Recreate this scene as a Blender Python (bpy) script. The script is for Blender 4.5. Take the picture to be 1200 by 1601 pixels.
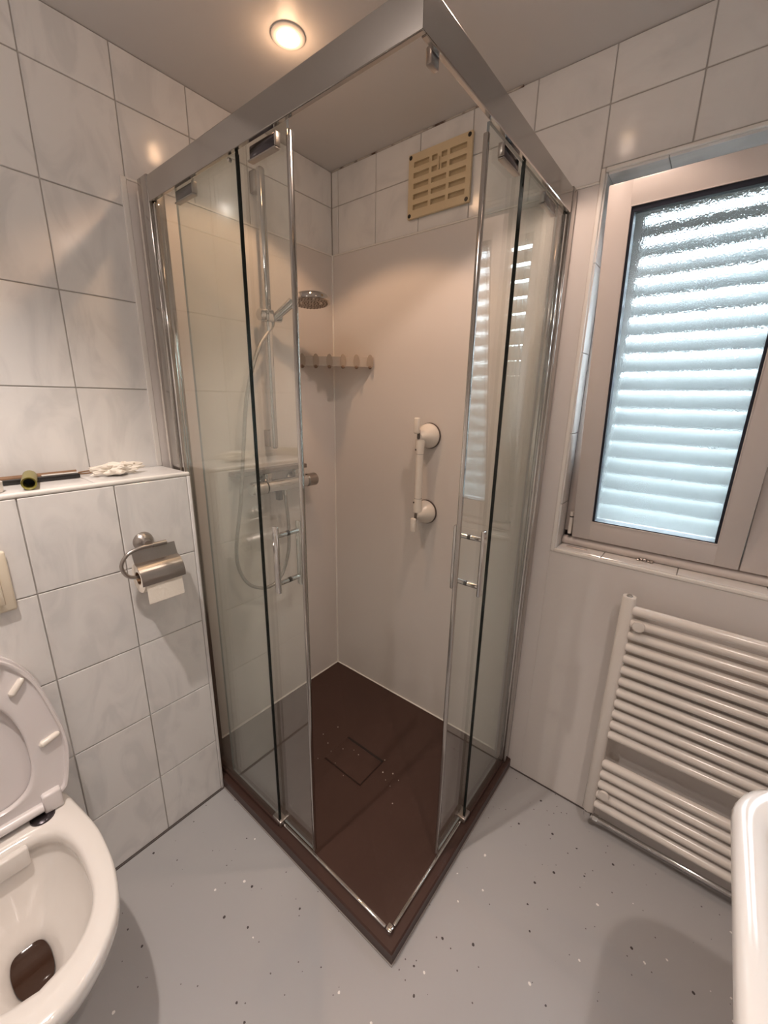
import bpy, bmesh, math, random
from mathutils import Vector, Matrix
random.seed(7)
for o in list(bpy.data.objects): bpy.data.objects.remove(o)
S = bpy.context.scene
COL = S.collection
PI = math.pi

# ------------------------------------------------------------------ camera
cam_d = bpy.data.cameras.new('camera'); cam = bpy.data.objects.new('camera', cam_d); COL.objects.link(cam)
cam_d.sensor_fit = 'HORIZONTAL'; cam_d.sensor_width = 36.0; cam_d.lens = 640.555 / 1200 * 36.0
cam_d.clip_start = 0.01
_f = Vector((-0.60041971, 0.75386174, -0.26681202)); _r = Vector((0.77892114, 0.62685486, 0.01829862)); _u = Vector((-0.18104704, 0.19683867, 0.96357486))
M4 = Matrix.Identity(4)
for i in range(3):
    M4[i][0] = _r[i]; M4[i][1] = _u[i]; M4[i][2] = -_f[i]
M4[0][3], M4[1][3], M4[2][3] = 1.4214, -1.3975, 1.4563
cam.matrix_world = M4
S.camera = cam
# ------------------------------------------------------------------ world, exposure
W = bpy.data.worlds.new('overcast_sky'); S.world = W; W.use_nodes = True
bg = W.node_tree.nodes['Background']; bg.inputs[0].default_value = (0.74, 0.90, 1.0, 1); bg.inputs[1].default_value = 26.0
S.view_settings.view_transform = 'Standard'; S.view_settings.look = 'None'
S.view_settings.exposure = 0.14; S.view_settings.gamma = 1.0; S.view_settings.use_curve_mapping = False
# one warm halogen in the shower, whiter lamps over the room: watts, colour
LAMP = {'shower': (13.0, (1.0, 0.60, 0.35)), 'window': (18.0, (1.0, 0.74, 0.60)), 'basin': (36.0, (1.0, 0.86, 0.775)), 'toilet': (64.0, (1.0, 0.87, 0.79))}
SPILL = 0.035

# ------------------------------------------------------------------ materials
def nt(name):
    m = bpy.data.materials.new(name); m.use_nodes = True
    return m, m.node_tree.nodes, m.node_tree.links, m.node_tree.nodes['Principled BSDF']
def mat(name, col, rough=0.5, metal=0.0, var=0.04, vscale=6.0, bump=0.0, bscale=60.0, coat=0.0, spec=0.5, aniso=None):
    """plain procedural material: colour with a soft noise variation and optional fine relief"""
    m, N, L, b = nt(name)
    tc = N.new('ShaderNodeTexCoord'); nz = N.new('ShaderNodeTexNoise'); nz.inputs['Scale'].default_value = vscale; nz.inputs['Detail'].default_value = 4
    L.new(tc.outputs['Object'], nz.inputs['Vector'])
    mx = N.new('ShaderNodeMix'); mx.data_type = 'RGBA'
    mx.inputs[6].default_value = tuple(c * (1 - var) for c in col) + (1,); mx.inputs[7].default_value = tuple(min(1, c * (1 + var)) for c in col) + (1,)
    L.new(nz.outputs['Fac'], mx.inputs[0]); L.new(mx.outputs[2], b.inputs['Base Color'])
    b.inputs['Roughness'].default_value = rough; b.inputs['Metallic'].default_value = metal
    b.inputs['Coat Weight'].default_value = coat; b.inputs['Specular IOR Level'].default_value = spec
    if bump:
        n2 = N.new('ShaderNodeTexNoise'); n2.inputs['Scale'].default_value = bscale; n2.inputs['Detail'].default_value = 3
        mp = N.new('ShaderNodeMapping'); L.new(tc.outputs['Object'], mp.inputs[0])
        if aniso: mp.inputs['Scale'].default_value = aniso
        L.new(mp.outputs[0], n2.inputs['Vector'])
        bp = N.new('ShaderNodeBump'); bp.inputs['Strength'].default_value = bump; bp.inputs['Distance'].default_value = 0.002
        L.new(n2.outputs['Fac'], bp.inputs['Height']); L.new(bp.outputs[0], b.inputs['Normal'])
    return m
def tile_mat():
    m, N, L, b = nt('marbled_tile')
    tc = N.new('ShaderNodeTexCoord'); oi = N.new('ShaderNodeObjectInfo')
    ad = N.new('ShaderNodeVectorMath'); ad.operation = 'ADD'; ml = N.new('ShaderNodeMath'); ml.operation = 'MULTIPLY'; ml.inputs[1].default_value = 37.0
    L.new(oi.outputs['Random'], ml.inputs[0]); L.new(tc.outputs['Object'], ad.inputs[0]); L.new(ml.outputs[0], ad.inputs[1])
    mp = N.new('ShaderNodeMapping'); mp.inputs['Rotation'].default_value = (0.6, 0.5, 0.9); mp.inputs['Scale'].default_value = (1, 2.2, 1.0)
    L.new(ad.outputs[0], mp.inputs[0])
    nz = N.new('ShaderNodeTexNoise'); nz.inputs['Scale'].default_value = 5.5; nz.inputs['Detail'].default_value = 7; nz.inputs['Distortion'].default_value = 1.3
    L.new(mp.outputs[0], nz.inputs['Vector'])
    cr = N.new('ShaderNodeValToRGB')
    e = cr.color_ramp.elements
    e[0].position = 0.36; e[0].color = (0.70, 0.69, 0.68, 1); e[1].position = 0.56; e[1].color = (0.79, 0.775, 0.76, 1)
    x = e.new(0.46); x.color = (0.755, 0.74, 0.728, 1)
    L.new(nz.outputs['Fac'], cr.inputs[0]); L.new(cr.outputs[0], b.inputs['Base Color'])
    b.inputs['Roughness'].default_value = 0.13
    n2 = N.new('ShaderNodeTexNoise'); n2.inputs['Scale'].default_value = 9; L.new(ad.outputs[0], n2.inputs['Vector'])
    bp = N.new('ShaderNodeBump'); bp.inputs['Strength'].default_value = 0.18; bp.inputs['Distance'].default_value = 0.004
    L.new(n2.outputs['Fac'], bp.inputs['Height']); L.new(bp.outputs[0], b.inputs['Normal'])
    return m
def floor_mat():
    m, N, L, b = nt('flecked_grey_floor')
    tc = N.new('ShaderNodeTexCoord')
    prev = None
    base = N.new('ShaderNodeTexNoise'); base.inputs['Scale'].default_value = 2.5; L.new(tc.outputs['Object'], base.inputs['Vector'])
    mx = N.new('ShaderNodeMix'); mx.data_type = 'RGBA'; mx.inputs[6].default_value = (0.36, 0.355, 0.36, 1); mx.inputs[7].default_value = (0.42, 0.41, 0.41, 1)
    L.new(base.outputs['Fac'], mx.inputs[0]); prev = mx.outputs[2]
    for k, (sc, thr, col, off) in enumerate([(27, 0.090, (0.05, 0.04, 0.04, 1), 0.0), (22, 0.066, (0.8, 0.78, 0.75, 1), 4.3), (50, 0.085, (0.12, 0.10, 0.10, 1), 9.1)]):
        mp = N.new('ShaderNodeMapping'); mp.inputs['Location'].default_value = (off, off * 1.7, 0.11 + off); L.new(tc.outputs['Object'], mp.inputs[0])
        wn = N.new('ShaderNodeTexNoise'); wn.inputs['Scale'].default_value = 90; L.new(tc.outputs['Object'], wn.inputs['Vector'])
        vo = N.new('ShaderNodeTexVoronoi'); vo.inputs['Scale'].default_value = sc; L.new(mp.outputs[0], vo.inputs['Vector'])
        # only some of the cells carry a fleck
        sx = N.new('ShaderNodeSeparateColor'); L.new(vo.outputs['Color'], sx.inputs[0])
        c1 = N.new('ShaderNodeMath'); c1.operation = 'LESS_THAN'; c1.inputs[1].default_value = 0.30; L.new(sx.outputs[0], c1.inputs[0])
        m1 = N.new('ShaderNodeMath'); m1.operation = 'MULTIPLY_ADD'; m1.inputs[1].default_value = 0.16; m1.inputs[2].default_value = thr - 0.07; L.new(wn.outputs['Fac'], m1.inputs[0])
        c2 = N.new('ShaderNodeMath'); c2.operation = 'LESS_THAN'; L.new(vo.outputs['Distance'], c2.inputs[0]); L.new(m1.outputs[0], c2.inputs[1])
        mm = N.new('ShaderNodeMath'); mm.operation = 'MULTIPLY'; L.new(c1.outputs[0], mm.inputs[0]); L.new(c2.outputs[0], mm.inputs[1])
        mix = N.new('ShaderNodeMix'); mix.data_type = 'RGBA'; mix.inputs[7].default_value = col
        L.new(mm.outputs[0], mix.inputs[0]); L.new(prev, mix.inputs[6]); prev = mix.outputs[2]
    L.new(prev, b.inputs['Base Color']); b.inputs['Roughness'].default_value = 0.38
    return m
def glass_mat(name, tint, rough=0.0):
    m, N, L, b = nt(name); N.remove(b)
    out = N['Material Output']
    fr = N.new('ShaderNodeFresnel'); ge = N.new('ShaderNodeNewGeometry'); io = N.new('ShaderNodeMath'); io.operation = 'MULTIPLY_ADD'
    io.inputs[1].default_value = 1 / 1.65 - 1.65; io.inputs[2].default_value = 1.65; L.new(ge.outputs['Backfacing'], io.inputs[0]); L.new(io.outputs[0], fr.inputs['IOR'])   # coated glass, the same on both faces
    tr = N.new('ShaderNodeBsdfTransparent'); tr.inputs[0].default_value = tint
    gl = N.new('ShaderNodeBsdfGlossy'); gl.inputs['Roughness'].default_value = rough
    tc = N.new('ShaderNodeTexCoord'); nz = N.new('ShaderNodeTexNoise'); nz.inputs['Scale'].default_value = 1.5; L.new(tc.outputs['Object'], nz.inputs['Vector'])
    ad = N.new('ShaderNodeMath'); ad.operation = 'MULTIPLY_ADD'; ad.inputs[1].default_value = 0.004; ad.inputs[2].default_value = rough; L.new(nz.outputs['Fac'], ad.inputs[0]); L.new(ad.outputs[0], gl.inputs['Roughness'])
    mx = N.new('ShaderNodeMixShader'); L.new(fr.outputs[0], mx.inputs[0]); L.new(tr.outputs[0], mx.inputs[1]); L.new(gl.outputs[0], mx.inputs[2])
    df = N.new('ShaderNodeBsdfDiffuse'); df.inputs[0].default_value = (.80, .82, .76, 1); hz_ = N.new('ShaderNodeMixShader')   # thin limescale film
    hm = N.new('ShaderNodeMath'); hm.operation = 'MULTIPLY'; hm.inputs[1].default_value = .07; L.new(nz.outputs['Fac'], hm.inputs[0]); L.new(hm.outputs[0], hz_.inputs[0])
    L.new(mx.outputs[0], hz_.inputs[1]); L.new(df.outputs[0], hz_.inputs[2]); L.new(hz_.outputs[0], out.inputs[0])
    return m
def frosted_mat():
    m, N, L, b = nt('rippled_obscure_glass'); N.remove(b); out = N['Material Output']
    g = N.new('ShaderNodeBsdfRefraction'); g.inputs['Roughness'].default_value = 0.12; g.inputs['IOR'].default_value = 1.25
    gl = N.new('ShaderNodeBsdfGlossy'); gl.inputs['Roughness'].default_value = 0.25
    tc = N.new('ShaderNodeTexCoord'); nz = N.new('ShaderNodeTexNoise'); nz.inputs['Scale'].default_value = 260; nz.inputs['Detail'].default_value = 2; L.new(tc.outputs['Object'], nz.inputs['Vector'])
    n2 = N.new('ShaderNodeTexNoise'); n2.inputs['Scale'].default_value = 22; L.new(tc.outputs['Object'], n2.inputs['Vector'])
    ad = N.new('ShaderNodeMath'); ad.operation = 'MULTIPLY_ADD'; ad.inputs[1].default_value = 6.0; L.new(n2.outputs['Fac'], ad.inputs[0]); L.new(nz.outputs['Fac'], ad.inputs[2])
    bp = N.new('ShaderNodeBump'); bp.inputs['Strength'].default_value = 0.5; bp.inputs['Distance'].default_value = 0.0016
    L.new(ad.outputs[0], bp.inputs['Height']); L.new(bp.outputs[0], g.inputs['Normal'])
    fr = N.new('ShaderNodeFresnel'); mx = N.new('ShaderNodeMixShader'); L.new(fr.outputs[0], mx.inputs[0]); L.new(g.outputs[0], mx.inputs[1]); L.new(gl.outputs[0], mx.inputs[2])
    tl = N.new('ShaderNodeBsdfTranslucent'); tl.inputs[0].default_value = (0.85, 0.9, 0.9, 1)
    m2 = N.new('ShaderNodeMixShader'); m2.inputs[0].default_value = 0.14; L.new(mx.outputs[0], m2.inputs[1]); L.new(tl.outputs[0], m2.inputs[2])
    L.new(m2.outputs[0], out.inputs[0])
    return m
def slat_mat():
    m, N, L, b = nt('shutter_plastic'); out = N['Material Output']
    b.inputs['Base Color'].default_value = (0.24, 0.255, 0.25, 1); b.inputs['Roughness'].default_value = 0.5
    tc = N.new('ShaderNodeTexCoord'); nz = N.new('ShaderNodeTexNoise'); nz.inputs['Scale'].default_value = 8; L.new(tc.outputs['Object'], nz.inputs['Vector'])
    tl = N.new('ShaderNodeBsdfTranslucent')
    cr = N.new('ShaderNodeMix'); cr.data_type = 'RGBA'; cr.inputs[6].default_value = (0.80, 0.84, 0.83, 1); cr.inputs[7].default_value = (0.92, 0.95, 0.94, 1)
    L.new(nz.outputs['Fac'], cr.inputs[0]); L.new(cr.outputs[2], tl.inputs[0])
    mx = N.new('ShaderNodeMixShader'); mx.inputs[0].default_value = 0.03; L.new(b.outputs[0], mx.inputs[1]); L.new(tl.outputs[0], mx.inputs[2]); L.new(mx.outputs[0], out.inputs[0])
    return m
def lucent_mat(name, col, fac, rough=0.3):
    m, N, L, b = nt(name); out = N['Material Output']
    tc = N.new('ShaderNodeTexCoord'); nz = N.new('ShaderNodeTexNoise'); nz.inputs['Scale'].default_value = 14; L.new(tc.outputs['Object'], nz.inputs['Vector'])
    cr = N.new('ShaderNodeMix'); cr.data_type = 'RGBA'; cr.inputs[6].default_value = tuple(c * .94 for c in col) + (1,); cr.inputs[7].default_value = col + (1,)
    L.new(nz.outputs['Fac'], cr.inputs[0]); L.new(cr.outputs[2], b.inputs['Base Color']); b.inputs['Roughness'].default_value = rough
    tr = N.new('ShaderNodeBsdfTransparent'); tr.inputs[0].default_value = col + (1,)
    mx = N.new('ShaderNodeMixShader'); mx.inputs[0].default_value = fac; L.new(b.outputs[0], mx.inputs[1]); L.new(tr.outputs[0], mx.inputs[2]); L.new(mx.outputs[0], out.inputs[0])
    return m
def emit_mat(name):
    """lamp lens: bright in the middle, deeper orange towards the reflector rim"""
    m, N, L, b = nt(name)
    tc = N.new('ShaderNodeTexCoord'); ln = N.new('ShaderNodeVectorMath'); ln.operation = 'LENGTH'; L.new(tc.outputs['Object'], ln.inputs[0])
    mr = N.new('ShaderNodeMapRange'); mr.inputs[1].default_value = .002; mr.inputs[2].default_value = .025; L.new(ln.outputs['Value'], mr.inputs[0])
    c = N.new('ShaderNodeValToRGB'); e = c.color_ramp.elements; e[0].color = (1.0, .80, .45, 1); e[1].color = (1.0, .44, .12, 1); L.new(mr.outputs[0], c.inputs[0])
    st_ = N.new('ShaderNodeMapRange'); st_.inputs[3].default_value = 14.0; st_.inputs[4].default_value = 0.8; L.new(mr.outputs[0], st_.inputs[0])
    b.inputs['Base Color'].default_value = (0.8, 0.75, 0.7, 1); L.new(c.outputs[0], b.inputs['Emission Color']); L.new(st_.outputs[0], b.inputs['Emission Strength'])
    return m

TILE = tile_mat()
GROUT = mat('grey_grout', (0.47, 0.445, 0.425), 0.9, bump=.4, bscale=200)
PAINT = mat('ceiling_paint', (0.62, 0.60, 0.59), 0.42, var=.03, vscale=3, bump=.06, bscale=40)
WALLP = mat('plain_wall', (0.66, 0.63, 0.60), 0.5, bump=.05)
PANEL = mat('white_wall_panel', (0.70, 0.66, 0.635), 0.32, var=.02, vscale=2.0)
SEAL = mat('white_sealant', (0.80, 0.77, 0.73), 0.45)
DARKSEAL = mat('dark_joint', (0.10, 0.085, 0.08), 0.8)
FLOOR = floor_mat()
TRAY = mat('brown_slate_tray', (0.054, 0.027, 0.021), 0.38, var=.12, vscale=5, bump=.15, bscale=140, spec=.42)
DRAIN = mat('drain_slot_dark', (0.012, 0.006, 0.005), 0.5)
ALU = mat('satin_aluminium', (0.50, 0.475, 0.45), 0.14, metal=1.0, var=.03, vscale=3)
CHROME = mat('chrome', (0.63, 0.62, 0.61), 0.07, metal=1.0, var=.02)
STEEL = mat('brushed_steel', (0.42, 0.385, 0.36), 0.3, metal=1.0, var=.06, bump=.15, bscale=250, aniso=(1, .05, 1))
GLASS = glass_mat('shower_glass', (0.975, 0.992, 0.975, 1))
GEDGE = mat('dark_glass_edge', (0.006, 0.010, 0.009), 0.1)
GEDGE2 = mat('grey_glass_edge', (0.22, 0.25, 0.26), 0.15)
FROST = frosted_mat()
SLAT = slat_mat()
PORC = mat('porcelain', (0.80, 0.765, 0.73), 0.1, var=.01, coat=.4)
SEATM = mat('toilet_seat_plastic', (0.74, 0.70, 0.70), 0.22, var=.015)
WATER = mat('dark_water', (0.045, 0.022, 0.014), 0.02)
BASINM = mat('basin_ceramic', (0.75, 0.735, 0.72), 0.08, var=.01, coat=.5)
RAD = mat('radiator_enamel', (0.76, 0.71, 0.66), 0.17, var=.015)
PVC = mat('pvc_frame', (0.66, 0.60, 0.57), 0.32, var=.02)
GASKET_SHADE = mat('black_gasket_shade', (0.004, 0.007, 0.02), 0.45)
WHITEPL = mat('white_plastic', (0.80, 0.75, 0.69), 0.25, var=.02)
GREYPL = mat('grey_rubber', (0.10, 0.08, 0.07), 0.6)
CREAM = mat('yellowed_plastic', (0.66, 0.53, 0.34), 0.4, var=.08, vscale=9)
CREAM_SHADE = mat('yellowed_plastic_shade', (0.50, 0.39, 0.24), 0.5, var=.08, vscale=9)  # same plastic as the grille, darkened to put recess shade into the colour
FLUSH = mat('cream_flush_plastic', (0.74, 0.66, 0.53), 0.3)
BLACK = mat('black_plastic', (0.012, 0.011, 0.011), 0.35)
OLIVE = mat('olive_plastic', (0.20, 0.17, 0.035), 0.35, var=.1)
WOOD = mat('brown_stick', (0.22, 0.12, 0.06), 0.5, var=.25, vscale=30)
PAPER = mat('white_tissue', (0.82, 0.76, 0.68), 0.9, var=.04, bump=.5, bscale=120)
LUCENT = lucent_mat('frosted_acrylic', (0.80, 0.74, 0.68), 0.55)
LUCENT2 = lucent_mat('clear_hook_acrylic', (0.74, 0.66, 0.58), 0.6, .12)
DOTM = mat('brown_disc', (0.16, 0.10, 0.065), 0.4)
DARKCHR = mat('dark_chrome', (0.10, 0.09, 0.10), 0.15, metal=1.0)
DARKSTEEL = mat('dark_steel', (0.30, 0.27, 0.26), 0.22, metal=1.0)
HOSE = mat('hose_metal', (0.40, 0.385, 0.36), 0.25, metal=.85, bump=.8, bscale=300)
BULB = emit_mat('lit_lamp_lens')

# ------------------------------------------------------------------ helpers
def tag(o, label=None, cat=None, group=None, kind=None):
    if label: o['label'] = label
    if cat: o['category'] = cat
    if group: o['group'] = group
    if kind: o['kind'] = kind
    return o
def world_loc(o):
    v = Vector((0, 0, 0))
    while o is not None:
        v = v + o.location; o = o.parent
    return v
def thing(name, loc, label, cat, group=None):
    o = bpy.data.objects.new(name, None); o.location = loc; o.empty_display_size = .05; COL.objects.link(o)
    return tag(o, label, cat, group)
def link(name, me, parent=None, at=(0, 0, 0)):
    o = bpy.data.objects.new(name, me); COL.objects.link(o)
    o.parent = parent; o.location = Vector(at) - (world_loc(parent) if parent else Vector((0, 0, 0)))
    return o
def obj(name, bm, m, parent=None, smooth=False, angle=40):
    """bm is in world coordinates; the origin goes to the middle of its box (bottom for things)"""
    bmesh.ops.recalc_face_normals(bm, faces=bm.faces)
    vs = [v.co for v in bm.verts]
    lo = Vector([min(v[i] for v in vs) for i in range(3)]); hi = Vector([max(v[i] for v in vs) for i in range(3)])
    c = (lo + hi) / 2
    if parent is None: c.z = lo.z
    bmesh.ops.translate(bm, verts=bm.verts, vec=-c)
    me = bpy.data.meshes.new(name); bm.to_mesh(me); bm.free()
    for x in (m if isinstance(m, (list, tuple)) else [m]): me.materials.append(x)
    if smooth:
        me.shade_smooth()
        me.set_sharp_from_angle(angle=math.radians(angle))
    return link(name, me, parent, c)
def B(): return bmesh.new()
def box(bm, x0, x1, y0, y1, z0, z1, bev=0.0, seg=2, mi=0, rot=None, piv=None):
    r = bmesh.ops.create_cube(bm, size=1.0); vs = r['verts']
    bmesh.ops.scale(bm, verts=vs, vec=(x1 - x0, y1 - y0, z1 - z0))
    bmesh.ops.translate(bm, verts=vs, vec=((x0 + x1) / 2, (y0 + y1) / 2, (z0 + z1) / 2))
    fs = list({f for v in vs for f in v.link_faces})
    for f in fs: f.material_index = mi
    if bev:
        es = list({e for v in vs for e in v.link_edges})
        rr = bmesh.ops.bevel(bm, geom=es, offset=bev, segments=seg, affect='EDGES', profile=.5)
        vs = list({v for f in rr['faces'] for v in f.verts} | {v for v in vs if v.is_valid})
        for f in rr['faces']: f.material_index = mi
    if rot is not None: bmesh.ops.rotate(bm, verts=vs, cent=piv, matrix=rot)
    return vs
def frame_axes(d):
    d = d.normalized(); up = Vector((0, 0, 1)) if abs(d.z) < .9 else Vector((1, 0, 0))
    a = d.cross(up).normalized(); return a, a.cross(d).normalized()
def tube(bm, pts, r, n=12, cap=True, rs=None, mi=0, flat=1.0):
    """round tube through pts; rs gives a radius per point"""
    pts = [Vector(p) for p in pts]; rings = []
    a = None
    for i, p in enumerate(pts):
        d = (pts[min(i + 1, len(pts) - 1)] - pts[max(i - 1, 0)])
        if d.length < 1e-9: d = Vector((0, 0, 1))
        d.normalize()
        if a is None: a, b = frame_axes(d)
        else:
            a = (a - d * a.dot(d)).normalized(); b = a.cross(d).normalized()
        rr = rs[i] if rs else r
        rings.append([bm.verts.new(p + a * rr * math.cos(2 * PI * k / n) + b * rr * flat * math.sin(2 * PI * k / n)) for k in range(n)])
    for i in range(len(rings) - 1):
        for k in range(n):
            f = bm.faces.new((rings[i][k], rings[i][(k + 1) % n], rings[i + 1][(k + 1) % n], rings[i + 1][k])); f.material_index = mi
    if cap:
        for rg in (rings[0][::-1], rings[-1]):
            f = bm.faces.new(rg); f.material_index = mi
    return rings
def lathe(bm, c, axis, prof, n=28, mi=0):
    """revolve (radius, height along axis) about axis through c; radius 0 closes the end"""
    c = Vector(c); ax = Vector(axis).normalized(); a, b = frame_axes(ax); prev = None
    for (r, h) in prof:
        if r < 1e-6: ring = [bm.verts.new(c + ax * h)]
        else: ring = [bm.verts.new(c + ax * h + (a * math.cos(2 * PI * k / n) + b * math.sin(2 * PI * k / n)) * r) for k in range(n)]
        if prev is not None:
            for k in range(n):
                k2 = (k + 1) % n
                if len(prev) == 1 and len(ring) > 1: f = bm.faces.new((prev[0], ring[k], ring[k2]))
                elif len(ring) == 1 and len(prev) > 1: f = bm.faces.new((prev[k], prev[k2], ring[0]))
                elif len(ring) > 1: f = bm.faces.new((prev[k], prev[k2], ring[k2], ring[k]))
                else: continue
                f.material_index = mi
        prev = ring
def loft(bm, rings, close=True, cap0=False, cap1=False, mi=0):
    R = [[bm.verts.new(p) for p in r] for r in rings]; n = len(R[0])
    for i in range(len(R) - 1):
        for k in range(n if close else n - 1):
            f = bm.faces.new((R[i][k], R[i][(k + 1) % n], R[i + 1][(k + 1) % n], R[i + 1][k])); f.material_index = mi
    if cap0: bm.faces.new(R[0][::-1]).material_index = mi
    if cap1: bm.faces.new(R[-1]).material_index = mi
    return R
def spline(pts, n):
    """Catmull-Rom through pts, n samples evenly by length"""
    pts = [Vector(p) for p in pts]; P = [2 * pts[0] - pts[1]] + pts + [2 * pts[-1] - pts[-2]]; out = []
    for i in range(1, len(P) - 2):
        for j in range(24):
            t = j / 24; a, b, c, d = P[i - 1:i + 3]
            out.append(.5 * (2 * b + (c - a) * t + (2 * a - 5 * b + 4 * c - d) * t * t + (3 * b - a - 3 * c + d) * t ** 3))
    out.append(pts[-1]); L = [0]
    for i in range(1, len(out)): L.append(L[-1] + (out[i] - out[i - 1]).length)
    res = []; j = 0
    for k in range(n):
        s = L[-1] * k / (n - 1)
        while j < len(L) - 2 and L[j + 1] < s: j += 1
        t = (s - L[j]) / max(1e-9, L[j + 1] - L[j]); res.append(out[j].lerp(out[j + 1], min(1, max(0, t))))
    return res

TW, TH = 0.2015, 0.2482
_tiles = {}
def tile(parent, axis, a0, a1, z0, z1, surf, m=TILE, th=.008, gap=.0014, name='tile'):
    """one bevelled tile as a part; axis = outward normal '+x', '-y', '+z'; a runs along the wall, surf is the outer face"""
    a0 += gap; a1 -= gap; z0 += gap; z1 -= gap
    w, h = round(a1 - a0, 4), round(z1 - z0, 4); key = (axis, w, h, th, m.name)
    if key not in _tiles:
        bm = B(); bv = .0013
        if axis in ('+x', '-x'): box(bm, -th / 2, th / 2, -w / 2, w / 2, -h / 2, h / 2, bv, 1)
        elif axis == '-y': box(bm, -w / 2, w / 2, -th / 2, th / 2, -h / 2, h / 2, bv, 1)
        else: box(bm, -h / 2, h / 2, -w / 2, w / 2, -th / 2, th / 2, bv, 1)
        me = bpy.data.meshes.new(name); bm.to_mesh(me); bm.free(); me.materials.append(m); _tiles[key] = me
    a, z = (a0 + a1) / 2, (z0 + z1) / 2; s = th / 2
    at = {'+x': (surf - s, a, z), '-x': (surf + s, a, z), '-y': (a, surf + s, z), '+z': (z, a, surf - s)}[axis]
    return link(name, _tiles[key], parent, at)

# ================================================================== THE ROOM
CEIL = 2.342; XR = 2.0; YB = -1.95; PT = 2.04       # ceiling height, right-hand wall, wall behind, top of the wall panels
bm = B(); box(bm, -.2, XR + .2, YB - .2, .25, -.1, 0)
floor = tag(obj('floor', bm, FLOOR), 'grey vinyl bathroom floor with dark and white flecks', kind='structure')
bm = B(); box(bm, -.2, XR + .2, YB - .2, .25, CEIL, CEIL + .1)
ceiling = tag(obj('ceiling', bm, PAINT), 'white painted bathroom ceiling', kind='structure')
# left wall: grouted body, tiles, shower panel
bm = B(); box(bm, -.2, -.0035, YB - .2, .25, 0, CEIL)
wall_left = tag(obj('wall_left', bm, GROUT), 'left wall with marbled white tiles', kind='structure')
ZR = [2.2145 - TH * k for k in range(5)]
LY = [0.0, -.1985, -.400, -.6015, -.803, -1.0045, -1.206, -1.4075, -1.609, -1.8105, YB]
for i in range(len(LY) - 1):
    y1, y0 = LY[i], LY[i + 1]
    tile(wall_left, '+x', y0, y1, ZR[0], CEIL, 0.0)
    if i < 4: tile(wall_left, '+x', y0, y1, PT - .002, ZR[0], 0.0)
    else:
        for k in range(4): tile(wall_left, '+x', y0, y1, ZR[k + 1], ZR[k], 0.0)
bm = B(); box(bm, -.0035, .003, -.803, 0, 0, PT - .006, .001, 1); obj('wall_panel', bm, PANEL, wall_left)
bm = B(); box(bm, -.0035, .006, -.803, 0, PT - .006, PT, .002, 2); obj('panel_trim', bm, SEAL, wall_left)
bm = B(); box(bm, -.0035, .005, -.818, -.803, 1.2286, PT, .002, 2); obj('panel_trim', bm, SEAL, wall_left)
# right wall with the window opening
WX0, WX1, WZ0, WZ1 = 1.0552, 1.93, .974, 2.058
bm = B()
box(bm, -.0035, WX0, .0035, .26, 0, CEIL); box(bm, WX1, XR + .2, .0035, .26, 0, CEIL)
box(bm, WX0, WX1, .0035, .26, 0, WZ0); box(bm, WX0, WX1, .0035, .26, WZ1, CEIL)
wall_right = tag(obj('wall_right', bm, GROUT), 'window wall with white panels and a tiled top band', kind='structure')
RX = [0.0] + [.0364 + TW * k for k in range(10)] + [XR]
for i in range(len(RX) - 1):
    x0, x1 = RX[i], RX[i + 1]
    tile(wall_right, '-y', x0, x1, ZR[0], CEIL, 0.0)
    if x1 < WX0 + .01: tile(wall_right, '-y', x0, x1, PT, ZR[0], 0.0)
    else: tile(wall_right, '-y', x0, x1, WZ1 + .012, ZR[0], 0.0)
bm = B(); box(bm, .003, WX0 - .011, -.003, .0035, 0, PT - .006, .001, 1); obj('wall_panel', bm, PANEL, wall_right)
bm = B(); box(bm, WX0 - .011, XR, -.003, .0035, 0, WZ0 - .011, .001, 1); obj('wall_panel', bm, PANEL, wall_right)
bm = B(); box(bm, .003, WX0 - .011, -.006, .0035, PT - .006, PT, .002, 2); obj('panel_trim', bm, SEAL, wall_right)
bm = B(); box(bm, .000, .008, -.008, .000, .04, PT, .003, 2); obj('corner_bead', bm, SEAL, wall_right)
# joints at floor level
bm = B(); box(bm, 1.0, XR, -.006, .0035, 0, .005); obj('floor_joint', bm, DARKSEAL, wall_right)
mould, N_, L_, b_ = nt('stained_joint')
tc_ = N_.new('ShaderNodeTexCoord'); nz_ = N_.new('ShaderNodeTexNoise'); nz_.inputs['Scale'].default_value = 14; nz_.inputs['Detail'].default_value = 5; L_.new(tc_.outputs['Object'], nz_.inputs['Vector'])
cr_ = N_.new('ShaderNodeValToRGB'); cr_.color_ramp.elements[0].position = .5; cr_.color_ramp.elements[0].color = (.50, .46, .42, 1); cr_.color_ramp.elements[1].position = .62; cr_.color_ramp.elements[1].color = (.09, .05, .035, 1)
L_.new(nz_.outputs['Fac'], cr_.inputs[0]); L_.new(cr_.outputs[0], b_.inputs['Base Color']); b_.inputs['Roughness'].default_value = .8
bm = B(); box(bm, .004, .80, -.004, .0, CEIL - .005, CEIL, .001, 1); obj('ceiling_joint', bm, mould, wall_right)
# walls out of view
bm = B(); box(bm, XR, XR + .2, YB - .2, .25, 0, CEIL); tag(obj('wall_front', bm, WALLP), 'plain wall behind the washbasin', kind='structure')
bm = B(); box(bm, -.2, XR + .2, YB - .2, YB, 0, CEIL); tag(obj('wall_back', bm, WALLP), 'plain wall opposite the window', kind='structure')

bm = B(); box(bm, -12, 14, .26, 26, -.35, -.30); tag(obj('ground', bm, mat('light_block_ground', (.16, .155, .14), .9)), 'unseen ground outside the house, added to block sky light from below', kind='structure')  # unseen plane added to keep sky light from rising through the window
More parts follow.
